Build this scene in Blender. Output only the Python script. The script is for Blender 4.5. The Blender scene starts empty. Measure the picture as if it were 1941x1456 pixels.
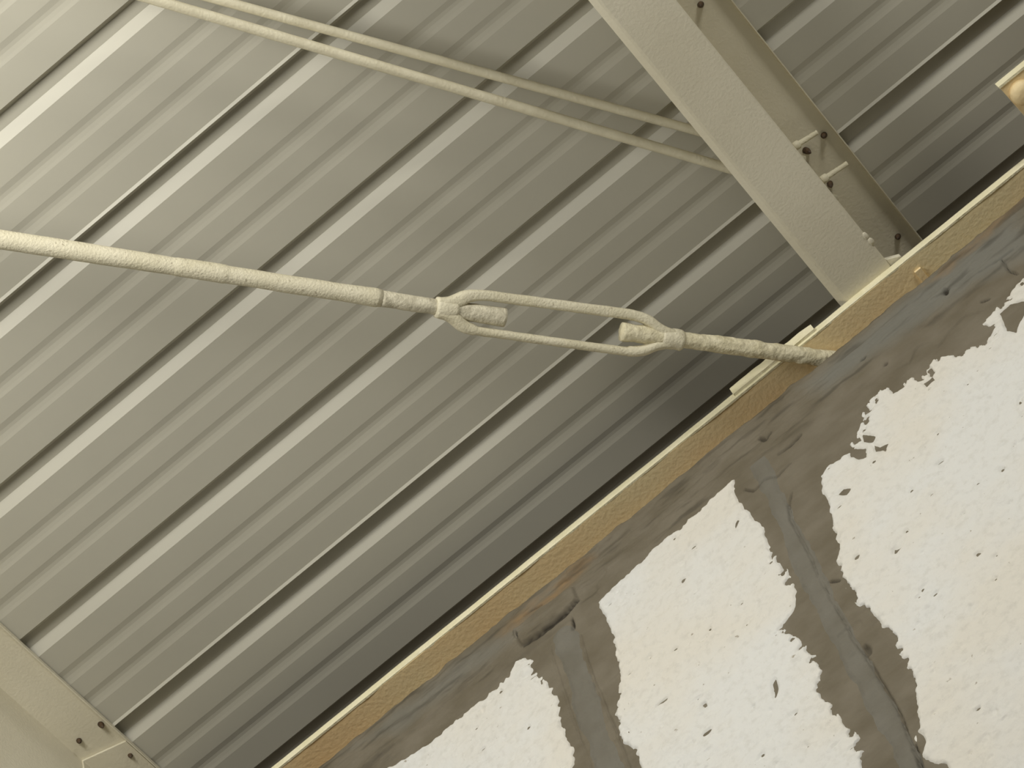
import bpy, bmesh, math, random
import numpy as np
from mathutils import Vector, Matrix

random.seed(4)
scene = bpy.context.scene
COL = scene.collection

# ------------------------------------------------------------------ frames
# roof frame: r runs up the roof ribs, p runs level towards the gable wall, n is the roof normal.
# origin of the roof frame is the photographer's phone, 1.6 m above the floor.
PITCH = math.radians(4.0)
CA, SA = math.cos(PITCH), math.sin(PITCH)
EYE = 1.6
def W(r, p, n):
    return Vector((r*CA - n*SA, p, r*SA + n*CA + EYE))
def Wa(a):
    a = np.asarray(a, float)
    return np.stack([a[..., 0]*CA - a[..., 2]*SA, a[..., 1], a[..., 0]*SA + a[..., 2]*CA + EYE], -1)

# ------------------------------------------------------------------ camera
FPX = 5500.0
CX, CY = 970.5, 728.0
CAM = np.array([[0.76875702, -0.62935722, -0.1113873],
                [0.60384876, 0.65795675, 0.4499897],
                [-0.20991836, -0.41328133, 0.88632524]])      # rows r,p,n ; columns right, down, forward
cd = bpy.data.cameras.new('camera'); cam = bpy.data.objects.new('camera', cd); COL.objects.link(cam)
cd.sensor_fit = 'HORIZONTAL'; cd.sensor_width = 36.0; cd.lens = FPX/1941*36.0
cd.clip_start = 0.05; cd.clip_end = 200
o0 = W(0, 0, 0)
def wdir(v): return (W(*v) - o0).normalized()
rt, dn, fw = wdir(CAM[:, 0]), wdir(CAM[:, 1]), wdir(CAM[:, 2])
m = Matrix((rt, -dn, -fw)).transposed().to_4x4(); m.translation = o0
cam.matrix_world = m
scene.camera = cam

# ------------------------------------------------------------------ world, lights, exposure
world = bpy.data.worlds.new('world'); scene.world = world; world.use_nodes = True
bg = world.node_tree.nodes['Background']; bg.inputs[0].default_value = (0.95, 0.98, 1.0, 1); bg.inputs[1].default_value = 0.07

def area(name, loc, target, sx, sy, power, col):
    l = bpy.data.lights.new(name, 'AREA'); l.shape = 'RECTANGLE'; l.size = sx; l.size_y = sy; l.energy = power; l.color = col
    o = bpy.data.objects.new(name, l); COL.objects.link(o); o.location = loc
    o.rotation_euler = (Vector(target) - Vector(loc)).to_track_quat('-Z', 'Y').to_euler()
    return o
# two high-bay lamps hung under the roof over the middle of the bay, and an added, unseen fill light behind them
area('high_bay_lamp', W(-1.5, 0.30, 4.40), W(-0.6, 3.0, 5.3), 0.9, 0.7, 47, (1.0, 0.978, 0.925))
area('high_bay_lamp', W(2.4, -0.30, 4.50), W(-0.5, 2.5, 5.3), 0.8, 0.6, 68, (1.0, 0.978, 0.925))
area('fill_light', W(-1.0, -5.0, 0.6), W(-0.4, 3.0, 3.0), 5.0, 3.0, 55, (1.0, 0.98, 0.94))
vs = scene.view_settings
vs.view_transform = 'Standard'; vs.look = 'None'; vs.gamma = 1.0; vs.use_curve_mapping = False
vs.exposure = 0.0

# ------------------------------------------------------------------ materials
def mat(name, col, col2=None, scale=8.0, rough=0.6, bump=0.0, bscale=60.0, detail=6.0, lo=0.35, hi=0.65,
        stretch=None, specks=None, spec=0.4, attr=None, speck_scale=40, speck_t=0.72, mottle=None):
    mt = bpy.data.materials.new(name); mt.use_nodes = True
    nt = mt.node_tree; N = nt.nodes; L = nt.links
    b = N['Principled BSDF']; b.inputs['Roughness'].default_value = rough
    b.inputs['Specular IOR Level'].default_value = spec
    tc = N.new('ShaderNodeTexCoord'); src = tc.outputs['Object']
    if stretch:
        mp = N.new('ShaderNodeMapping'); mp.inputs['Scale'].default_value = stretch
        L.new(src, mp.inputs[0]); ssrc = mp.outputs[0]
    else: ssrc = src
    last = None
    if col2:
        nz = N.new('ShaderNodeTexNoise'); nz.inputs['Scale'].default_value = scale; nz.inputs['Detail'].default_value = detail
        L.new(ssrc, nz.inputs['Vector'])
        cr = N.new('ShaderNodeValToRGB'); cr.color_ramp.elements[0].position = lo; cr.color_ramp.elements[1].position = hi
        cr.color_ramp.elements[0].color = (*col, 1); cr.color_ramp.elements[1].color = (*col2, 1)
        L.new(nz.outputs['Fac'], cr.inputs[0]); last = cr.outputs[0]
    if mottle:
        nm = N.new('ShaderNodeTexNoise'); nm.inputs['Scale'].default_value = mottle[1]; nm.inputs['Detail'].default_value = 5; nm.inputs['Roughness'].default_value = 0.65
        L.new(ssrc, nm.inputs['Vector'])
        cm = N.new('ShaderNodeValToRGB'); cm.color_ramp.elements[0].position = 0.50; cm.color_ramp.elements[1].position = 0.68
        cm.color_ramp.elements[1].color = (mottle[2], mottle[2], mottle[2], 1)
        L.new(nm.outputs['Fac'], cm.inputs[0])
        mm = N.new('ShaderNodeMix'); mm.data_type = 'RGBA'
        L.new(cm.outputs[0], mm.inputs['Factor']); L.new(last, mm.inputs['A']); mm.inputs['B'].default_value = (*mottle[0], 1); last = mm.outputs['Result']
    if specks:
        nz2 = N.new('ShaderNodeTexNoise'); nz2.inputs['Scale'].default_value = speck_scale; nz2.inputs['Detail'].default_value = 3
        L.new(ssrc, nz2.inputs['Vector'])
        c2 = N.new('ShaderNodeValToRGB'); c2.color_ramp.elements[0].position = speck_t; c2.color_ramp.elements[1].position = speck_t+0.04
        L.new(nz2.outputs['Fac'], c2.inputs[0])
        mx = N.new('ShaderNodeMix'); mx.data_type = 'RGBA'
        L.new(c2.outputs[0], mx.inputs['Factor'])
        if last: L.new(last, mx.inputs['A'])
        else: mx.inputs['A'].default_value = (*col, 1)
        mx.inputs['B'].default_value = (*specks, 1); last = mx.outputs['Result']
    for an, acol in (attr or []):
        at = N.new('ShaderNodeAttribute'); at.attribute_name = an
        mx = N.new('ShaderNodeMix'); mx.data_type = 'RGBA'
        L.new(at.outputs['Fac'], mx.inputs['Factor'])
        if last: L.new(last, mx.inputs['A'])
        else: mx.inputs['A'].default_value = (*col, 1)
        mx.inputs['B'].default_value = (*acol, 1); last = mx.outputs['Result']
    if last: L.new(last, b.inputs['Base Color'])
    else: b.inputs['Base Color'].default_value = (*col, 1)
    if bump:
        nb = N.new('ShaderNodeTexNoise'); nb.inputs['Scale'].default_value = bscale; nb.inputs['Detail'].default_value = 8
        L.new(src, nb.inputs['Vector'])
        bp = N.new('ShaderNodeBump'); bp.inputs['Strength'].default_value = bump; bp.inputs['Distance'].default_value = 0.01
        L.new(nb.outputs['Fac'], bp.inputs['Height']); L.new(bp.outputs[0], b.inputs['Normal'])
    return mt

M_ROOF = mat('roof_sheet_paint', (0.450, 0.430, 0.350), (0.475, 0.454, 0.370), scale=2.5, rough=0.5, spec=0.35)
M_PURLIN = mat('purlin_cream_paint', (0.615, 0.568, 0.43), (0.68, 0.635, 0.495), scale=3.0, rough=0.55, bump=0.12, bscale=160)
M_ROD = mat('thick_cream_paint', (0.62, 0.57, 0.40), (0.69, 0.64, 0.475), scale=14, rough=0.65, bump=0.28, bscale=190,
            specks=(0.44, 0.39, 0.27), speck_scale=130, speck_t=0.655)
M_CRUST = mat('crusted_cream_paint', (0.62, 0.56, 0.37), (0.74, 0.68, 0.48), scale=40, rough=0.7, bump=0.45, bscale=95)
M_DUST = mat('dusty_rod_thread', (0.48, 0.44, 0.32), (0.70, 0.65, 0.49), scale=60, rough=0.8, bump=0.3, bscale=200)
M_THIN = mat('thin_rod_paint', (0.62, 0.57, 0.41), (0.70, 0.65, 0.48), scale=20, rough=0.55, bump=0.15, bscale=150)
M_BEAM = mat('rafter_tan_paint', (0.83, 0.60, 0.31), (0.84, 0.71, 0.42), scale=1.8, rough=0.6, bump=0.16, bscale=110,
             specks=None)
M_EDGE = mat('rafter_pale_edge_paint', (0.78, 0.72, 0.47), (0.84, 0.78, 0.55), scale=16, rough=0.55, bump=0.3, bscale=140)
M_SCREW = mat('dark_screw_steel', (0.035, 0.022, 0.012), (0.10, 0.06, 0.03), scale=120, rough=0.6)
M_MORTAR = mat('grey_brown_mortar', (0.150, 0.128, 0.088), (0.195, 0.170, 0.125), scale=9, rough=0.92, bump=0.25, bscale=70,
               stretch=(1, 1, 1.6), spec=0.2, attr=[('blue', (0.185, 0.182, 0.155)), ('rust', (0.30, 0.185, 0.08)), ('soot_shade', (0.040, 0.034, 0.025))])
M_JOINT = mat('smooth_pointing_mortar', (0.160, 0.147, 0.115), (0.190, 0.178, 0.145), scale=10, rough=0.9, bump=0.3, bscale=60, spec=0.2)
M_STONE = mat('whitewashed_stone', (0.715, 0.682, 0.600), (0.72, 0.714, 0.672), scale=3.2, rough=0.9, bump=0.45, bscale=38, spec=0.2, lo=0.4, hi=0.6,
              specks=(0.40, 0.36, 0.29), speck_scale=60, speck_t=0.715, mottle=((0.52, 0.50, 0.44), 55, 0.32))
M_FLOOR = mat('concrete_floor', (0.30, 0.28, 0.25), (0.38, 0.36, 0.32), scale=2, rough=0.9, bump=0.2, bscale=30)
M_BOUNCE_CUT = mat('dark_bounce_cut', (0.085, 0.070, 0.055), (0.13, 0.11, 0.09), scale=6, rough=0.85)  # dark finish chosen to cut light bouncing off hidden rafter faces
M_TRIM = mat('rake_trim_paint', (0.5, 0.47, 0.38), (0.55, 0.52, 0.43), scale=3, rough=0.6)

# ------------------------------------------------------------------ helpers
def tag(o, label=None, cat=None, group=None, kind=None):
    if label: o['label'] = label
    if cat: o['category'] = cat
    if group: o['group'] = group
    if kind: o['kind'] = kind
    return o
def empty(name, loc):
    o = bpy.data.objects.new(name, None); COL.objects.link(o); o.location = loc; o.empty_display_size = 0.05
    return o
def link(name, me, mt, parent=None, loc=None):
    """mesh vertices are already relative to loc (world)"""
    o = bpy.data.objects.new(name, me); COL.objects.link(o)
    if mt: me.materials.append(mt)
    loc = Vector(loc if loc is not None else (0, 0, 0))
    if parent is not None:
        o.parent = parent
        base = parent.location if parent.parent is None else parent.location + parent.parent.location
        o.location = loc - base
    else: o.location = loc
    return o
def mesh(name, verts, faces, smooth=False):
    me = bpy.data.meshes.new(name); me.from_pydata([tuple(v) for v in verts], [], faces); me.validate(); me.update()
    bm = bmesh.new(); bm.from_mesh(me); bmesh.ops.recalc_face_normals(bm, faces=bm.faces); bm.to_mesh(me); bm.free()
    if smooth:
        me.polygons.foreach_set('use_smooth', [True]*len(me.polygons))
    return me
def build(name, verts_roof, faces, mt, parent=None, smooth=False, bevel=0.0):
    """verts in roof frame; object origin at the centre of the verts"""
    wv = Wa(np.array(verts_roof, float)); c = Vector(wv.mean(0))
    me = mesh(name, wv - np.array(c), faces, smooth)
    if bevel:
        bm = bmesh.new(); bm.from_mesh(me)
        es = [e for e in bm.edges if len(e.link_faces) == 2 and e.calc_face_angle() > 0.4]
        bmesh.ops.bevel(bm, geom=es, offset=bevel, segments=2, affect='EDGES', profile=0.6)
        bm.to_mesh(me); bm.free()
    return link(name, me, mt, parent, c)
BOXF = [(0, 1, 3, 2), (4, 6, 7, 5), (0, 4, 5, 1), (2, 3, 7, 6), (0, 2, 6, 4), (1, 5, 7, 3)]
def boxv(r0, r1, p0, p1, n0, n1):
    return [(r, p, n) for r in (r0, r1) for p in (p0, p1) for n in (n0, n1)]
def box(name, r0, r1, p0, p1, n0, n1, mt, parent=None, bevel=0.0):
    return build(name, boxv(r0, r1, p0, p1, n0, n1), BOXF, mt, parent, bevel=bevel)
def prism_along_r(prof, r0, r1):
    """closed profile [(p,n)] swept along r"""
    k = len(prof); v = [(r0, p, n) for p, n in prof] + [(r1, p, n) for p, n in prof]
    f = [(i, (i+1) % k, k+(i+1) % k, k+i) for i in range(k)] + [tuple(range(k))[::-1], tuple(range(k, 2*k))]
    return v, f
def prism_along_p(prof, p0, p1):
    k = len(prof); v = [(r, p0, n) for r, n in prof] + [(r, p1, n) for r, n in prof]
    f = [(i, (i+1) % k, k+(i+1) % k, k+i) for i in range(k)] + [tuple(range(k))[::-1], tuple(range(k, 2*k))]
    return v, f
def thick(line, t):
    """open polyline (a,n) -> closed strip: line plus its copy offset by t in +n/normal direction"""
    pts = [np.array(q, float) for q in line]; off = []
    for i, q in enumerate(pts):
        a = pts[max(i-1, 0)]; b = pts[min(i+1, len(pts)-1)]; d = (b-a)/np.linalg.norm(b-a)
        off.append(q + t*np.array([-d[1], d[0]]))
    return [tuple(q) for q in pts] + [tuple(q) for q in off[::-1]]

# value noise
def _h(ix, iy, s):
    h = (ix.astype(np.int64)*374761393 + iy.astype(np.int64)*668265263 + s*2147483647) & 0xffffffff
    h = ((h ^ (h >> 13))*1274126177) & 0xffffffff
    h = (h ^ (h >> 16)) & 0xffff
    return h/65535.0
def vn(x, y, s=0):
    ix = np.floor(x); iy = np.floor(y); fx = x-ix; fy = y-iy
    fx = fx*fx*(3-2*fx); fy = fy*fy*(3-2*fy)
    return (_h(ix, iy, s)*(1-fx)*(1-fy) + _h(ix+1, iy, s)*fx*(1-fy) + _h(ix, iy+1, s)*(1-fx)*fy + _h(ix+1, iy+1, s)*fx*fy)*2-1
def fbm(x, y, s=0, o=4):
    t = 0; a = 1; w = 0
    for i in range(o):
        t = t + a*vn(x*2**i+17*i, y*2**i-9*i, s+i); w += a; a *= 0.5
    return t/w

def tube(path, radii, seg=24, lump=0.0, lscale=60, seed=0, cap=True, sub=None, ang=5.0):
    """round bar along world-space path, radius per path point, with lumpy paint relief"""
    P = [Vector(q) for q in path]; R = list(radii)
    if sub:
        P2, R2 = [P[0]], [R[0]]
        for i in range(len(P)-1):
            k = max(1, int((P[i+1]-P[i]).length/sub))
            for j in range(1, k+1):
                P2.append(P[i].lerp(P[i+1], j/k)); R2.append(R[i]+(R[i+1]-R[i])*j/k)
        P, R = P2, R2
    verts = []; faces = []; ref = None; s = 0
    for i, q in enumerate(P):
        d = (P[min(i+1, len(P)-1)] - P[max(i-1, 0)]).normalized()
        if ref is None: ref = d.orthogonal().normalized()
        ref = (ref - d*ref.dot(d)).normalized(); b = d.cross(ref)
        if i: s += (q-P[i-1]).length
        for j in range(seg):
            t = 2*math.pi*j/seg; rr = R[i]
            if lump:
                rr += lump*float(fbm(np.array([s*lscale]), np.array([j/seg*ang if j < seg/2 else (1-j/seg)*ang]), seed, 3)[0])
            verts.append(q + (ref*math.cos(t) + b*math.sin(t))*rr)
    for i in range(len(P)-1):
        for j in range(seg):
            a = i*seg+j; c = i*seg+(j+1) % seg
            faces.append((a, c, c+seg, a+seg))
    if cap:
        faces.append(tuple(range(seg))[::-1]); n = (len(P)-1)*seg; faces.append(tuple(range(n, n+seg)))
    return verts, faces
def tube_obj(name, path, radii, mt, parent=None, **k):
    v, f = tube(path, radii, **k)
    c = sum(v, Vector())/len(v)
    me = mesh(name, [q-c for q in v], f, True)
    return link(name, me, mt, parent, c)

# pixel of the photograph -> ray in the roof frame, cut with a plane of the place
def ray(x, y): return CAM @ np.array([x-CX, y-CY, FPX])
def on_n(x, y, n): d = ray(x, y); return d*n/d[2]
def on_p(x, y, p): d = ray(x, y); return d*p/d[1]

H = 5.52                 # roof underside
PITCH_RIB = 0.3048
RIB0 = 1.674             # foot of the bright side of the first rib in view
WALL = 3.081             # inner face of the gable wall
TOP = 5.2495             # its top, parallel to the roof
R0, R1 = -4.6, 3.4       # extent along the ribs

# ------------------------------------------------------------------ floor
fl = link('floor', mesh('floor', [(-9, -9, -0.1), (9, -9, -0.1), (9, 3.41, -0.1), (-9, 3.41, -0.1), (-9, -9, 0), (9, -9, 0), (9, 3.41, 0), (-9, 3.41, 0)],
          [(0, 1, 2, 3), (4, 5, 6, 7), (0, 1, 5, 4), (1, 2, 6, 5), (2, 3, 7, 6), (3, 0, 4, 7)]), M_FLOOR)
tag(fl, kind='structure')

# ------------------------------------------------------------------ ceiling of lapped ribbed sheets
ceil = empty('ceiling', W(0, 0, H)); tag(ceil, kind='structure')
RB, RT0, RT1, RH = 0.060, 0.052, 0.019, 0.0155      # rib foot, rib top edges (before the foot at 0), height
def rib_line(pr):        # ends at the right foot pr
    return [(pr-RB, H), (pr-RT0, H+RH-0.002), (pr-RT0+0.003, H+RH), (pr-RT1-0.003, H+RH), (pr-RT1, H+RH-0.002), (pr, H)]
def minor(pc):
    return [(pc-0.020, H), (pc-0.014, H+0.0010), (pc-0.007, H+0.0021), (pc+0.001, H+0.0023), (pc+0.010, H+0.0013), (pc+0.018, H)]
for pi in range(-6, 2):
    k0 = 1 + 3*pi
    line = []
    for k in range(k0, k0+3):
        pr = RIB0 + PITCH_RIB*k
        line += rib_line(pr)
        flat = PITCH_RIB - RB
        line += minor(pr + flat*0.335) + minor(pr + flat*0.665)
    pe = RIB0 + PITCH_RIB*(k0+3) - RB
    line += [(pe-0.0065, H), (pe-0.0008, H-0.004)]
    prof = thick(line, 0.0012)
    v, f = prism_along_r(prof, R0, R1)
    build('roof_panel', v, f, M_ROOF, ceil)

# ------------------------------------------------------------------ rafter on the gable wall
raf = empty('rake_rafter', W(-0.6, 3.13, 5.30))
tag(raf, 'tan painted steel rake rafter lying along the top of the stone wall', 'beam')
box('flange', R0+.2, R1-.2, 3.0545, 3.205, 5.3005, 5.3200, M_BEAM, raf)
# painted front edge of the flange, slightly uneven
rs = np.linspace(R0+.2, R1-.2, 900); nz = fbm(rs*9, rs*0+3, 5, 4)*0.0022; nz2 = fbm(rs*14, rs*0+9, 8, 4)*0.0020
ev = []
for r, a, b in zip(rs, nz, nz2):
    ev += [(r, 3.0515+b*.5, 5.3000+b), (r, 3.0500, 5.304), (r, 3.0500, 5.317), (r, 3.0525, 5.3225+a), (r, 3.0560, 5.3225+a), (r, 3.0560, 5.3000+b)]
ef = []
for i in range(len(rs)-1):
    for j in range(6):
        ef.append((i*6+j, i*6+(j+1) % 6, (i+1)*6+(j+1) % 6, (i+1)*6+j))
ef += [tuple(range(6)), tuple(range((len(rs)-1)*6, len(rs)*6))]
tag(build('flange_edge', ev, ef, M_EDGE, raf), 'pale cream painted edge of the rafter flange')
box('upstand', R0+.2, R1-.2, 3.205, 3.217, 5.3005, 5.5150, M_BOUNCE_CUT, raf)  # hidden face, coloured dark to cut bounce onto the roof
box('bounce_cut_sheet', R0+.2, R1-.2, 3.0575, 3.2045, 5.3201, 5.3216, M_BOUNCE_CUT, raf)  # unseen dark sheet added to soak up bounce from the flange top
# pale plate on the flange edge behind the tie rod
pv = []; rr = np.linspace(-0.336, -0.118, 40)
for r in rr:
    a = float(fbm(np.array([r*40]), np.array([2.0]), 11, 3)[0])*0.0035
    end = max(0, (r+0.150)/0.03)*0.004
    pv += [(r, 3.0430, 5.3045+a*.6), (r, 3.0430, 5.3330+a-end), (r, 3.0500, 5.3330+a-end), (r, 3.0500, 5.3045)]
pf = []
for i in range(len(rr)-1):
    for j in range(4): pf.append((i*4+j, i*4+(j+1) % 4, (i+1)*4+(j+1) % 4, (i+1)*4+j))
pf += [(0, 1, 2, 3), tuple(range((len(rr)-1)*4, len(rr)*4))]
tag(build('edge_plate', pv, pf, M_EDGE, raf), 'pale welded plate on the flange edge behind the tie rod')
# little bent tab under the flange
tb = on_n(1742, 512, 5.30)
box('tab', tb[0]-0.010, tb[0]+0.006, tb[1]-0.004, tb[1]+0.03, 5.2945, 5.3005, M_BEAM, raf, bevel=0.001)
# leg of the rafter standing on the wall top behind the mortar edge
box('leg', R0+.2, R1-.2, 3.165, 3.177, TOP+0.0005, 5.3005, M_BEAM, raf)

# ------------------------------------------------------------------ purlins
def z_profile(web, top_r, bot_l, nb, nt, t):
    """(r,n) closed outline of a Z purlin sheet"""
    bot_l += 0.011
    line = [(bot_l-0.013, nb+0.018), (bot_l, nb+0.0035), (bot_l+0.006, nb), (web-0.003, nb), (web, nb+0.003), (web, nt-0.003), (web+0.003, nt), (top_r-0.003, nt), (top_r, nt-0.003), (top_r+0.003, nt-0.016)]
    return line
def make_purlin(web, top_r, bot_l, p0, p1, label, nb=5.3230, nt=5.5130):
    t = 0.003
    e = empty('roof_purlin', W(web, (p0+p1)/2, nb)); tag(e, label, 'purlin', 'cream roof purlins')
    L = z_profile(web, top_r, bot_l, nb, nt, t)
    v, f = prism_along_p(thick(L[1:5], t), p0, p1); build('bottom_flange', v, f, M_PURLIN, e, smooth=False)
    v, f = prism_along_p([L[0], L[1], (L[1][0]+t, L[1][1]), (L[0][0]+t, L[0][1])], p0, p1); build('lip', v, f, M_PURLIN, e)
    v, f = prism_along_p([(web-t, nb+.003), (web, nb+.003), (web, nt), (web-t, nt)], p0, p1); build('web', v, f, M_PURLIN, e)
    v, f = prism_along_p([(web-t, nt), (top_r, nt), (top_r, nt+t), (web-t, nt+t)], p0, p1); build('top_flange', v, f, M_PURLIN, e)
    v, f = prism_along_p([(top_r, nt+t), (top_r, nt-.002), (top_r+.002, nt-.014), (top_r+.0045, nt-.014), (top_r+.003, nt+t)], p0, p1); build('lip', v, f, M_PURLIN, e)
    return e
PUR1 = make_purlin(0.0885, 0.176, -0.043, -4.0, 3.19, 'cream steel roof purlin crossing the sheets at the upper right, with two rod ends')
PUR2 = make_purlin(-1.9600, -1.856, -2.085, -4.0, 3.045, 'cream steel roof purlin in the lower left corner with a lapped end', nb=5.150)

def screw(px, py, e, n=5.513, tilt=(0, 0), s=1.0):
    b = on_n(px, py, n-0.006); b = np.array([b[0], b[1], n+0.001])
    tip = b + np.array([tilt[0], tilt[1], -0.016*s])
    pts = []; prof = [(0, 0.0062), (0.25, 0.0048), (0.3, 0.0058), (0.5, 0.0040), (0.55, 0.0047), (0.8, 0.0026), (1.0, 0.0006)]
    path = [W(*(b+(tip-b)*t)) for t, _ in prof]
    tube_obj('screw_tip', path, [q*s for _, q in prof], M_SCREW, e, seg=10)
for i, (x, y) in enumerate([(1330, 10), (1564, 258), (1529, 287), (1575, 350), (1704, 450)]):
    screw(x, y, PUR1, tilt=(random.uniform(-.006, .006), random.uniform(-.006, .006)), s=random.uniform(1.1, 1.35))
for i, (x, y) in enumerate([(191, 1376), (150, 1407), (246, 1432)]):
    screw(x, y, PUR2, tilt=(random.uniform(-.004, .004), random.uniform(-.004, .004)), s=random.uniform(1.05, 1.2))

# overlapping end of the next purlin length, nested inside purlin 2
pl = 2.845
v, f = prism_along_p([(-1.9600, 5.1560), (-1.9565, 5.1560), (-1.9565, 5.5060), (-1.8575, 5.5060), (-1.8575, 5.5130), (-1.9600, 5.5130)], pl, 3.045)
v = [(r, p + (0.030 if (p < 3 and r > -1.9) else 0), n) for r, p, n in v]
build('lapped_end', v, f, M_PURLIN, PUR2, bevel=0.0012)
# foot clip of purlin 1 on the rafter
cv = [(0.0885, 3.035, 5.3265), (0.0885, 3.16, 5.3265), (0.128, 3.16, 5.3265), (0.118, 3.05, 5.3265)]
cv = cv + [(r, p, n+0.012) for r, p, n in cv]
build('foot_clip', cv, [(0, 1, 2, 3), (4, 5, 6, 7), (0, 1, 5, 4), (1, 2, 6, 5), (2, 3, 7, 6), (3, 0, 4, 7)], M_PURLIN, PUR1, bevel=0.0015)
def blob(name, c, rad, mt, parent, seed):
    bm = bmesh.new(); bmesh.ops.create_icosphere(bm, subdivisions=3, radius=1.0)
    for q in bm.verts:
        k = 1+0.25*float(fbm(np.array([q.co.x*2+seed]), np.array([q.co.y*2+q.co.z*2]), seed, 3)[0])
        q.co = Vector((q.co.x*rad[0], q.co.y*rad[1], q.co.z*rad[2]))*k
    me = bpy.data.meshes.new(name); bm.to_mesh(me); bm.free()
    me.polygons.foreach_set('use_smooth', [True]*len(me.polygons))
    return link(name, me, mt, parent, W(*c))
for i, (x, y) in enumerate([(1641, 448), (1652, 458)]):
    c = on_n(x, y, 5.3230); blob('weld_bead', (c[0], c[1], 5.324), (0.006, 0.010, 0.003), M_PURLIN, PUR1, 20+i)

# ------------------------------------------------------------------ thin brace rods through purlin 1
def thin_rod(name, pa, pb, n, rad, base, stub, label):
    a = on_n(*pa, n); b = on_n(*pb, n); d = (b-a)/np.linalg.norm(b-a)
    s = (0.0885 - a[0])/d[0]; e = a + d*s                       # meets the web of purlin 1
    st = a - d*2.2
    o = empty(name, W(*e)); tag(o, label, 'rod', 'thin diagonal brace rods')
    path = [W(*(st+(e-st)*t)) for t in np.linspace(0, 1, 60)]
    tube_obj('rod', path, [rad]*60, M_THIN, o, seg=18, lump=0.0006, lscale=25, seed=int(n*100))
    n2 = n
    b0 = on_n(*base, n2); b1 = on_n(*stub, n2); b0[0] = 0.0895; b1[2] += 0.004
    ax = (b1-b0)/np.linalg.norm(b1-b0)
    q = lambda t: W(*(b0+(b1-b0)*t))
    tube_obj('threaded_end', [q(t) for t in np.linspace(0, 1, 18)], [0.0058]*18, M_ROD, o, seg=18, lump=0.0012, lscale=70, seed=3)
    tube_obj('nut', [q(t) for t in (0.0, 0.02, 0.2, 0.24)], [0.0085, 0.0098, 0.0095, 0.0078], M_ROD, o, seg=6)
    return o
thin_rod('brace_rod', (415, 0), (1290, 240), 5.455, 0.0098, (1503, 281), (1551, 252), 'thin cream brace rod, the upper of the pair, reaching the purlin web')
thin_rod('brace_rod', (300, 2), (1370, 316), 5.425, 0.0106, (1561, 340), (1608, 311), 'thin cream brace rod, the lower of the pair, reaching the purlin web')

# ------------------------------------------------------------------ tie rod with turnbuckle
NR = 5.274
T = empty('tie_rod', W(*on_n(1060, 614, NR)))
tag(T, 'thick cream painted tie rod with a long open turnbuckle running into the wall', 'tie rod')
def q(x, y): return W(*on_n(x, y, NR))
A0 = q(844, 585); A1 = q(1269, 642)
a0 = q(0, 454)
axis_l = (A0-a0).normalized()
far = a0 - axis_l*1.6
pts = [far]; rad = [0.0185]
for x, rr_ in [(0, .0190), (120, .0190), (330, .0180), (334, .0190), (425, .0188), (430, .0176), (640, .0180), (690, .0184), (712, .0192), (722, .0172), (735, .0166), (800, .0160), (832, .0162), (870, .0185), (957, .0192)]:
    y = 454 + (585-454)*x/844; pts.append(q(x, y)); rad.append(rr_)
n_left = len(pts)
tube_obj('rod', pts[:11], rad[:11], M_ROD, T, seg=28, lump=0.0010, lscale=18, seed=2, sub=0.008)
tube_obj('threaded_rod', pts[10:], rad[10:], M_DUST, T, seg=28, lump=0.0012, lscale=60, seed=4, sub=0.006)
# right rod, into the wall mortar
wall_end = on_p(1600, 684, WALL+0.05)
e1 = on_n(1566, 680, NR); dR = np.array(on_n(1566, 680, NR)) - np.array(on_n(1178, 629, NR))
pr_ = []; rd = []
for x, rr_ in [(1178, .0182), (1182, .0190), (1250, .0188), (1284, .0160), (1300, .0166), (1380, .0182), (1415, .0186), (1437, .0192), (1446, .0176), (1500, .0182), (1566, .0175), (1615, .0175)]:
    pr_.append(W(*(np.array(on_n(1178, 629, NR)) + dR*((x-1178)/(1566-1178))))); rd.append(rr_)
tag(tube_obj('threaded_rod', pr_, rd, M_CRUST, T, seg=36, lump=0.0026, lscale=70, seed=9, sub=0.004, ang=14.0), 'right rod crusted with lumpy cream paint')

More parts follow.
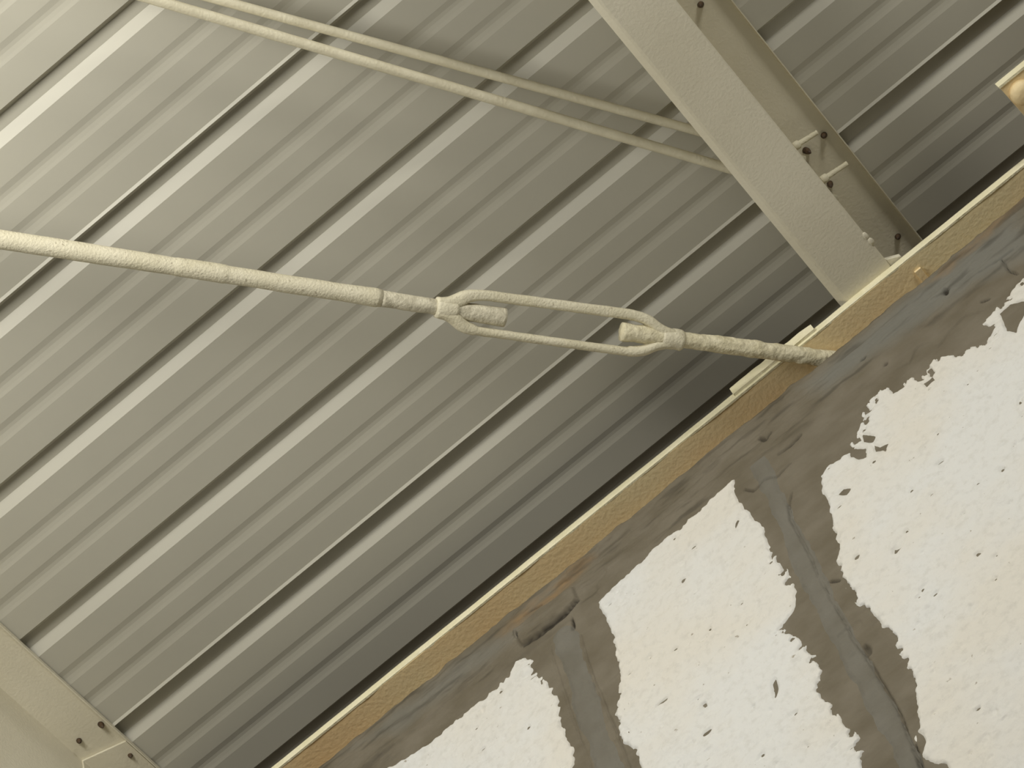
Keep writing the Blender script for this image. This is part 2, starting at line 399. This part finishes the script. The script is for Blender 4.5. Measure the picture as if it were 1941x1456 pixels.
# turnbuckle body: one continuous loop with a socket at each end
ax = (A1-A0).normalized(); view = (W(0, 0, 0) - A0.lerp(A1, .5)).normalized()
bx = ax.cross(view).normalized()
if bx.dot(-dn) < 0: bx = -bx                      # points up in the photo
cz = ax.cross(bx).normalized()
if cz.dot(view) < 0: cz = -cz
Lb = (A1-A0).length
def pt(s, b, c): return A0 + ax*s + bx*b + cz*c
px = Lb/((1269-844)/1.0)                          # metres per photo pixel along the buckle
def arm(sgn):
    """one side bar, swept with a rounded-rectangle section; returns verts, faces"""
    # centre line offset from the axis, half-height across, half-depth to the camera
    prof = [(-16, 9, 9.5, 16), (0, 10, 10.5, 17), (14, 13, 13.5, 17), (22, 17, 16.5, 17), (30, 21.5, 15, 16), (38, 27, 12, 15), (57, 31.5, 9.8, 13), (75, 32.5, 9.6, 12), (130, 32.8, 9.5, 11.5),
            (200, 33.2, 9.5, 11.5), (300, 33.6, 9.6, 11.5), (345, 33.4, 9.8, 12), (365, 31.5, 10, 13), (382, 26.5, 10.8, 14.5), (393, 20, 11.5, 15), (403, 13.5, 12, 15.5), (415, 10.5, 10.5, 15.5), (433, 8.5, 8.5, 15), (444, 8, 8, 14)]
    P = np.array(prof, float)
    ss = np.linspace(P[0, 0], P[-1, 0], 150)
    # smooth interpolation
    def itp(c):
        y = np.interp(ss, P[:, 0], P[:, c]); k = np.ones(5)/5; return np.convolve(np.pad(y, 2, mode='edge'), k, 'valid')
    off, hh, dd = itp(1), itp(2), itp(3)
    if sgn < 0: hh = hh*np.where((ss > 60) & (ss < 350), 0.84, 1.0)
    seg = 20; V = []; F = []
    for i, s in enumerate(ss):
        for j in range(seg):
            t = 2*math.pi*j/seg
            ct, st = math.cos(t), math.sin(t)
            e = 0.62 if sgn > 0 else 0.85                        # upper bar flatter, lower bar rounder
            cb = math.copysign(abs(ct)**e, ct); cc = math.copysign(abs(st)**e, st)
            l = 1 + 0.07*float(fbm(np.array([s*.05+sgn*7]), np.array([abs(j-seg/2)*.45]), 31, 3)[0])
            V.append(pt(s*px, (sgn*off[i] + cb*hh[i]*l)*px, cc*dd[i]*l*px))
    for i in range(len(ss)-1):
        for j in range(seg):
            a = i*seg+j; b_ = i*seg+(j+1) % seg
            F.append((a, b_, b_+seg, a+seg))
    F += [tuple(range(seg)), tuple(range((len(ss)-1)*seg, len(ss)*seg))]
    return V, F
TB = None
bmv = []; bmf = []
for sg in (1, -1):
    v, f = arm(sg); o = len(bmv); bmv += v; bmf += [tuple(i+o for i in g) for g in f]
cc = sum(bmv, Vector())/len(bmv)
TB = link('turnbuckle', mesh('turnbuckle', [v-cc for v in bmv], bmf, True), M_ROD, T, cc)
tube_obj('socket', [pt(s*px, 0, 0) for s in (-18, -15, 5, 20, 24)], [17*px, 19*px, 20.5*px, 19*px, 13*px], M_ROD, TB, seg=26, lump=0.0012, lscale=70, seed=12, sub=0.004)
tube_obj('socket', [pt(s*px, 0, 0) for s in (404, 409, 425, 447, 452)], [12*px, 17.5*px, 19.5*px, 19.5*px, 16*px], M_ROD, TB, seg=26, lump=0.0018, lscale=80, seed=14, sub=0.004)

# ------------------------------------------------------------------ gusset plate at the right edge
G = empty('gusset_plate', W(0.62, 2.95, 5.30)); tag(G, 'tan steel gusset plate with a round bolt at the right edge of the photo', 'bracket')
gv = [(0.488, 2.875), (0.84, 2.875), (0.84, 3.0495), (0.50, 3.0495)]
gv3 = [(r, p, 5.300) for r, p in gv] + [(r, p, 5.312) for r, p in gv]
build('plate', gv3, [(0, 1, 2, 3), (4, 5, 6, 7), (0, 1, 5, 4), (1, 2, 6, 5), (2, 3, 7, 6), (3, 0, 4, 7)], M_BEAM, G)
ge = [(r, p, n) for r in np.linspace(0.486, 0.84, 40) for p, n in [(2.870, 5.298), (2.870, 5.3185), (2.8755, 5.3185), (2.8755, 5.298)]]
gf = [(i*4+j, i*4+(j+1) % 4, i*4+4+(j+1) % 4, i*4+4+j) for i in range(39) for j in range(4)] + [(0, 1, 2, 3), (156, 157, 158, 159)]
build('plate_edge', ge, gf, M_EDGE, G)
bc = on_n(1942, 178, 5.285)
tube_obj('bolt_head', [W(bc[0], bc[1], n) for n in (5.300, 5.290, 5.281, 5.278)], [0.027, 0.027, 0.022, 0.012], M_BEAM, G, seg=28)

# ------------------------------------------------------------------ gable wall: mortar relief, pointing, stones
def poly(pts): return np.array([on_p(x, y, WALL)[[0, 2]] for x, y in pts])
def sdf(P, X, Y):
    """positive inside"""
    d = np.full(X.shape, 1e9); ins = np.zeros(X.shape, bool); k = len(P)
    for i in range(k):
        x0, y0 = P[i]; x1, y1 = P[(i+1) % k]; ex, ey = x1-x0, y1-y0
        t = np.clip(((X-x0)*ex+(Y-y0)*ey)/(ex*ex+ey*ey+1e-12), 0, 1)
        d = np.minimum(d, (X-x0-t*ex)**2+(Y-y0-t*ey)**2)
        c = ((y0 > Y) != (y1 > Y)) & (X < (x1-x0)*(Y-y0)/(y1-y0+1e-12)+x0); ins ^= c
    d = np.sqrt(d); return np.where(ins, d, -d)
def dist_line(P, X, Y):
    d = np.full(X.shape, 1e9); u = np.zeros(X.shape)
    for i in range(len(P)-1):
        x0, y0 = P[i]; x1, y1 = P[i+1]; ex, ey = x1-x0, y1-y0
        t = np.clip(((X-x0)*ex+(Y-y0)*ey)/(ex*ex+ey*ey+1e-12), 0, 1)
        q2 = (X-x0-t*ex)**2+(Y-y0-t*ey)**2; c = q2 < d; d = np.where(c, q2, d); u = np.where(c, (i+t)/(len(P)-1), u)
    return np.sqrt(d), u

S_L = poly([(690, 1490), (739, 1456), (764, 1443), (815, 1411), (872, 1362), (926, 1320), (963, 1284), (981, 1257), (999, 1246), (1008, 1256), (1006, 1277), (1020, 1283), (1042, 1306), (1060, 1331),
            (1062, 1353), (1067, 1385), (1085, 1411), (1092, 1436), (1089, 1456), (1100, 1520), (1085, 1640), (1000, 1720), (820, 1700), (700, 1600)])
S_M = poly([(1134, 1144), (1241, 1043), (1295, 1001), (1374, 931), (1396, 912), (1396, 938), (1414, 967), (1447, 1003), (1461, 1036), (1475, 1064), (1501, 1093), (1508, 1122), (1508, 1151), (1490, 1180),
            (1497, 1198), (1522, 1219), (1551, 1252), (1562, 1277), (1562, 1306), (1580, 1338), (1602, 1371), (1634, 1400), (1641, 1429), (1645, 1456), (1665, 1540), (1600, 1680), (1420, 1740), (1270, 1640),
            (1215, 1456), (1204, 1425), (1182, 1403), (1172, 1371), (1172, 1338), (1175, 1292), (1172, 1245), (1164, 1209), (1146, 1169)])
S_R = poly([(1941, 526), (1923, 541), (1915, 562), (1890, 584), (1872, 606), (1861, 615), (1883, 624), (1879, 638), (1861, 652), (1811, 670), (1782, 678), (1764, 689), (1760, 710), (1721, 721), (1674, 739), (1645, 768),
            (1634, 790), (1627, 815), (1616, 833), (1609, 858), (1566, 887), (1557, 901), (1558, 930), (1569, 952), (1576, 981), (1593, 1036), (1591, 1097), (1602, 1118), (1623, 1144), (1656, 1169), (1685, 1198), (1706, 1238),
            (1724, 1277), (1739, 1320), (1744, 1382), (1731, 1400), (1753, 1443), (1796, 1450), (1830, 1540), (1960, 1620), (2180, 1560), (2330, 1300), (2340, 900), (2240, 620), (2080, 500)])
# stones further along the wall, beyond the frame (r, n)
S_X = [np.array(q)*np.array([1, 0.9907]) for q in (
    [(-2.15, 5.12), (-1.78, 5.13), (-1.50, 5.10), (-1.47, 4.80), (-1.60, 4.56), (-2.05, 4.60), (-2.20, 4.85)],
    [(-1.62, 4.48), (-1.30, 4.58), (-1.15, 4.55), (-1.10, 4.20), (-1.35, 4.02), (-1.66, 4.10)],
    [(-1.02, 4.28), (-0.85, 4.40), (-0.62, 3.98), (-0.66, 3.66), (-1.00, 3.62), (-1.08, 3.90)],
    [(-0.53, 3.88), (-0.36, 3.80), (-0.08, 3.58), (-0.10, 3.25), (-0.45, 3.20), (-0.58, 3.50)],
    [(0.62, 5.10), (0.95, 5.12), (1.30, 5.08), (1.32, 4.62), (1.05, 4.40), (0.70, 4.55)],
    [(0.02, 3.52), (0.30, 3.62), (0.62, 3.45), (0.60, 3.10), (0.20, 3.02), (-0.02, 3.22)],
    [(0.70, 4.45), (1.02, 4.32), (1.10, 3.90), (0.85, 3.60), (0.60, 3.75)],
    [(-2.9, 5.10), (-2.28, 5.12), (-2.30, 4.70), (-2.55, 4.40), (-2.95, 4.55)],
)]
PATCHES = [poly(q) for q in (
    [(1897, 595), (1915, 577), (1941, 572), (1956, 588), (1943, 598), (1934, 610), (1927, 632), (1912, 628), (1904, 611)],
    [(1632, 822), (1660, 826), (1656, 838), (1636, 838)], [(1655, 843), (1668, 850), (1684, 842), (1680, 856), (1662, 856)],
    [(1616, 852), (1640, 850), (1644, 868), (1628, 872), (1612, 862)],
    [(1588, 940), (1600, 928), (1616, 925), (1606, 938)], [(1690, 741), (1712, 729), (1716, 735), (1694, 748)], [(1752, 728), (1768, 716), (1774, 722), (1758, 734)],
    [(1735, 1385), (1748, 1392), (1756, 1408), (1748, 1438), (1738, 1420)], [(1394, 1000), (1399, 988), (1402, 990), (1396, 1006)], [(1466, 1300), (1472, 1290), (1478, 1306), (1470, 1324)])]
J1 = poly([(1070, 1206), (1076, 1224), (1098, 1290), (1122, 1365), (1152, 1450), (1175, 1520), (1220, 1640)])
J2 = poly([(1428, 860), (1465, 931), (1497, 1003), (1522, 1057), (1547, 1111), (1584, 1183), (1623, 1256), (1663, 1328), (1703, 1400), (1728, 1456), (1770, 1560)])
SLAB = poly([(996, 1231), (1036, 1203), (1074, 1172), (1102, 1142), (1092, 1118), (1030, 1160), (975, 1203)])
CRACKS = [(poly(q), w, dp) for q, w, dp in (
    ([(996, 1231), (1033, 1205), (1055, 1186), (1074, 1172), (1102, 1142)], 0.0024, 0.030),
    ([(984, 1206), (990, 1217)], 0.0020, 0.015), ([(1085, 1175), (1088, 1195)], 0.0028, 0.022), ([(974, 1204), (990, 1194), (1004, 1181)], 0.0022, 0.014),
    ([(995, 1168), (1010, 1158), (1030, 1150)], 0.003, 0.012), ([(1040, 1152), (1052, 1147)], 0.003, 0.012),
    ([(1412, 930), (1430, 932), (1452, 912), (1475, 905), (1500, 880)], 0.0022, 0.010),
    ([(1478, 862), (1500, 845), (1520, 826)], 0.003, 0.012), ([(1440, 832), (1452, 836), (1462, 822)], 0.0045, 0.014),
    ([(1792, 550), (1797, 560)], 0.0050, 0.030), ([(1634, 684), (1641, 678)], 0.0045, 0.022), ([(1860, 573), (1876, 567)], 0.0026, 0.018), ([(1678, 694), (1682, 690)], 0.003, 0.018),
    ([(1500, 935), (1496, 960), (1500, 985), (1518, 1020), (1540, 1060), (1552, 1096)], 0.0020, 0.008),
    ([(1572, 1103), (1592, 1101)], 0.0022, 0.014), ([(1556, 1100), (1590, 1160), (1620, 1215), (1640, 1240), (1670, 1290), (1705, 1350), (1732, 1420), (1745, 1456)], 0.0018, 0.008),
    ([(1640, 1225), (1648, 1240)], 0.006, 0.010),
    ([(1735, 1412), (1742, 1440), (1752, 1470)], 0.003, 0.02),
    ([(1780, 660), (1800, 630), (1830, 600), (1860, 590)], 0.0016, 0.006), ([(1860, 520), (1890, 500), (1930, 470)], 0.0018, 0.008),
    ([(1900, 495), (1915, 515), (1930, 520)], 0.0018, 0.008), ([(1700, 700), (1725, 690), (1740, 660), (1760, 650)], 0.0016, 0.006),
    ([(1045, 1230), (1065, 1300), (1100, 1400), (1122, 1456)], 0.0014, 0.005), ([(1100, 1205), (1130, 1300), (1165, 1380), (1195, 1456)], 0.0016, 0.006),
)]
RIDGE = poly([(640, 1490), (703, 1450), (760, 1408), (820, 1360), (880, 1306), (930, 1268)])

def spans(*q):
    """grid stops: (start, step), ..., end"""
    out = []
    for (a, st), nx in zip(q[:-1], q[1:]):
        b = nx[0] if isinstance(nx, tuple) else nx
        out.append(np.linspace(a, b, max(2, int(round((b-a)/st))+1))[:-1])
    return np.concatenate(out + [[q[-1]]])
RA = spans((R0, .06), (-2.4, .011), (-1.60, .0027), (0.46, .011), (1.40, .06), R1)
NA = spans((-1.2, .08), (2.9, .011), (3.76, .0029), TOP)
RG, NG = np.meshgrid(RA, NA)          # rows n, columns r
def mortar_h(X, Y):
    band = 1/(1+np.exp(-(Y-5.075)/0.012))                  # top bed under the rafter, trowelled along r
    h = 0.0035*fbm(X*9, Y*9, 1, 3) + 0.0016*fbm(X*45, Y*45, 2, 3)
    h = h + band*(0.0032*fbm(X*7, Y*55, 3, 4) + 0.0020*fbm(X*22, Y*120, 5, 3))
    h = h + band*0.006*np.clip((TOP-Y)/0.15, 0, 1)
    st = vn(X*26, Y*26, 77); h = h - 0.003*np.clip((st-0.72)/0.1, 0, 1)*np.clip(vn(X*5, Y*5, 78)+.4, 0, 1)
    return h
HM = mortar_h(RG, NG)
def sub(X0, X1, Y0, Y1):
    i0, i1 = np.searchsorted(RA, [X0, X1]); j0, j1 = np.searchsorted(NA, [Y0, Y1]); return slice(max(0, j0-1), min(len(NA), j1+1)), slice(max(0, i0-1), min(len(RA), i1+1))
def around(P, m): return sub(P[:, 0].min()-m, P[:, 0].max()+m, P[:, 1].min()-m, P[:, 1].max()+m)
s = around(SLAB, .04); ds = sdf(SLAB, RG[s], NG[s]); HM[s] += np.clip(ds+0.002, 0, 0.007)*1.5
s = around(RIDGE, .05); d, u = dist_line(RIDGE, RG[s], NG[s]); HM[s] += 0.006*np.exp(-(d/0.0035)**2)
CRACK_SHADE = np.zeros(RG.shape)                      # shade of the crack gaps, painted as dark colour
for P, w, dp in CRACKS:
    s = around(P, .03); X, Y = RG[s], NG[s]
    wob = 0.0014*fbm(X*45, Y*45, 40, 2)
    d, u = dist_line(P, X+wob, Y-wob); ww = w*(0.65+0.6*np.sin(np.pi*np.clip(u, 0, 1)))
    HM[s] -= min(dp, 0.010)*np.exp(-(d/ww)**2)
    if dp >= 0.008: CRACK_SHADE[s] = np.maximum(CRACK_SHADE[s], np.exp(-(d/(ww*0.9))**4)*min(1.0, dp/0.018))
# ragged upper lip of the bed under the flange
HM -= 0.007*np.clip((NG-TOP+0.010)/0.010, 0, 1)*(0.5+0.5*fbm(RG*30, NG*0+1, 50, 3))

def stain(P, m, soft, sc, sd):
    out = np.zeros(RG.shape); s = around(P, m); d = sdf(P, RG[s], NG[s]) + 0.02*fbm(RG[s]*sc, NG[s]*sc, sd, 3)
    out[s] = np.clip(d/soft, 0, 1); return out
rust = stain(poly([(925, 1212), (990, 1150), (1040, 1110), (1110, 1045), (1150, 1040), (1120, 1090), (1060, 1140), (1030, 1160), (985, 1195), (945, 1215)]), .06, .03, 24, 60)*0.6*np.clip(0.6+0.9*fbm(RG*28, NG*40, 66, 3), 0, 1)
rust = np.maximum(rust, stain(poly([(1720, 560), (1800, 490), (1950, 360), (1950, 385), (1800, 520)]), .05, .02, 30, 61)*0.35)
blue = stain(poly([(1500, 740), (1600, 650), (1780, 500), (1941, 380), (1990, 470), (1850, 560), (1760, 620), (1620, 720), (1560, 770)]), .1, .06, 16, 62)*0.8
blue = np.maximum(blue, stain(poly([(600, 1456), (700, 1380), (900, 1220), (980, 1190), (1050, 1180), (900, 1290), (760, 1400)]), .08, .04, 16, 63)*0.5)
soot_shade = np.clip((fbm(RG*11, NG*60, 64, 4)-0.15)/0.4, 0, 1)*0.45*np.clip((NG-5.05)/0.04, 0.12, 1)
soot_shade = np.maximum(soot_shade, CRACK_SHADE)  # streaks in the bed plus the painted crack shade

def grid_faces(ny, nx, keep=None):
    idx = np.arange(ny*nx).reshape(ny, nx)
    q4 = np.stack([idx[:-1, :-1], idx[:-1, 1:], idx[1:, 1:], idx[1:, :-1]], -1).reshape(-1, 4)
    return q4 if keep is None else q4[keep.reshape(-1)]
def fast_mesh(name, V, Q):
    me = bpy.data.meshes.new(name)
    me.vertices.add(len(V)); me.vertices.foreach_set('co', np.ascontiguousarray(V, np.float32).ravel())
    me.loops.add(Q.size); me.loops.foreach_set('vertex_index', np.ascontiguousarray(Q, np.int32).ravel())
    me.polygons.add(len(Q)); me.polygons.foreach_set('loop_start', np.arange(0, Q.size, 4, dtype=np.int32))
    me.polygons.foreach_set('use_smooth', np.ones(len(Q), bool))
    me.update(calc_edges=True); me.validate(); return me
WALL_O = W(-0.5, WALL, 4.6)
def surf(name, X, Y, Hh, keep, mt, parent, attrs=None):
    V = Wa(np.stack([X, WALL - Hh, Y], -1).reshape(-1, 3))
    ny, nx = X.shape
    Q = grid_faces(ny, nx, keep)
    used = np.unique(Q); mp = np.full(len(V), -1); mp[used] = np.arange(len(used)); Q = mp[Q]; V = V[used]
    c = np.array(WALL_O)
    me = fast_mesh(name, V - c, Q)
    for an, av in (attrs or {}).items():
        a = me.attributes.new(an, 'FLOAT', 'POINT'); a.data.foreach_set('value', av.reshape(-1)[used].astype(np.float32))
    return link(name, me, mt, parent, WALL_O)

wall = None
nfl = (-EYE - RG*SA)/CA                      # floor level in the roof frame
NW = np.maximum(NG, nfl+0.0005)
cap = lambda a, v=None: np.concatenate([a, a[-1:] if v is None else np.full_like(a[-1:], v)], 0)
wall = surf('wall_back', cap(RG), cap(NW), cap(HM, -0.06), None, M_MORTAR, None, dict(rust=cap(rust), blue=cap(blue), soot_shade=cap(soot_shade)))
tag(wall, kind='structure')
# body of the wall behind the relief
bv = boxv(R0, R1, WALL+0.040, 3.41, 0, TOP)
bv = [(r, p, n if n > 1 else (-EYE-r*SA)/CA+0.0005) for r, p, n in bv]
build('wall_core', bv, BOXF, M_MORTAR, wall)

def relief(name, field, box_, thick_, mt, slope=0.7, rough=0.0012, seed=0, low=-0.006):
    s = box_; X, Y = RG[s], NW[s]
    f = field
    h = HM[s] + np.clip(f*slope, low, thick_) + rough*fbm(X*70, Y*70, seed, 3)*(f > 0)
    cell = np.maximum(np.maximum(f[:-1, :-1], f[1:, :-1]), np.maximum(f[:-1, 1:], f[1:, 1:])) > -0.002
    return surf(name, X, Y, h, cell, mt, wall)

# smooth pointing strips down the two joints
for k, (J, hw) in enumerate(((J1, 0.030), (J2, 0.023))):
    s = around(J, .08); X, Y = RG[s], NG[s]
    d, u = dist_line(J, X, Y)
    f = hw*(0.9+0.25*fbm(u*9, u*0+k, 70, 3)) - d + 0.006*fbm(X*30, Y*30, 71+k, 3)
    f = np.minimum(f, 5.088-Y+0.02*fbm(X*20, Y*20, 75, 2))
    relief('mortar_joint', f, s, 0.0035, M_JOINT, slope=0.35, rough=0.0006, seed=72)

def stone(P, seed, amp=1.0, patches=(), crumble=()):
    s = around(P, .04); X, Y = RG[s], NG[s]
    d = sdf(P, X, Y)
    mod = 0.35+0.65*np.clip(vn(X*6, Y*6, seed)+0.5, 0, 1)
    f = d + amp*mod*(0.007*fbm(X*60, Y*45, seed+1, 4) + 0.0065*vn(X*125, Y*90, seed+2))
    for C_, rad_ in crumble:                     # crumbling flakes along an edge
        dd, _ = dist_line(C_, X, Y); wgt = np.clip(1-dd/rad_, 0, 1)
        f = f - wgt*0.045*np.clip(fbm(X*75, Y*55, seed+5, 3)+0.16, 0, 1)
    for Q_ in patches:
        b = sdf(Q_, X, Y) + 0.003*fbm(X*70, Y*70, seed+8, 2)
        f = np.minimum(f, -b)
    pits = fbm(X*38, Y*60, seed+11, 2); f = np.minimum(f, (0.745-pits)*0.03)
    return relief('stone', f, s, 0.0042, M_STONE, slope=0.8, rough=0.0010, seed=seed+20)
stone(S_L, 100, 1.0)
stone(S_M, 120, 1.0, PATCHES, crumble=[(poly([(1470, 1060), (1500, 1095)]), .05), (poly([(1500, 1190), (1555, 1260), (1565, 1310), (1620, 1385), (1645, 1456)]), .045)])
stone(S_R, 140, 1.0, PATCHES, crumble=[(poly([(1860, 655), (1770, 700), (1680, 745), (1640, 800), (1620, 850)]), .055), (poly([(1920, 560), (1880, 610)]), .03), (poly([(1592, 1095), (1640, 1155), (1700, 1225), (1730, 1300)]), .018)])
for i, P in enumerate(S_X): stone(P, 200+20*i, 1.0)

# rake trim closing the roof edge over the wall
tr = box('trim_1', R0, R1, 3.30, 3.32, TOP+0.0005, 5.515, M_TRIM); tag(tr, kind='structure')
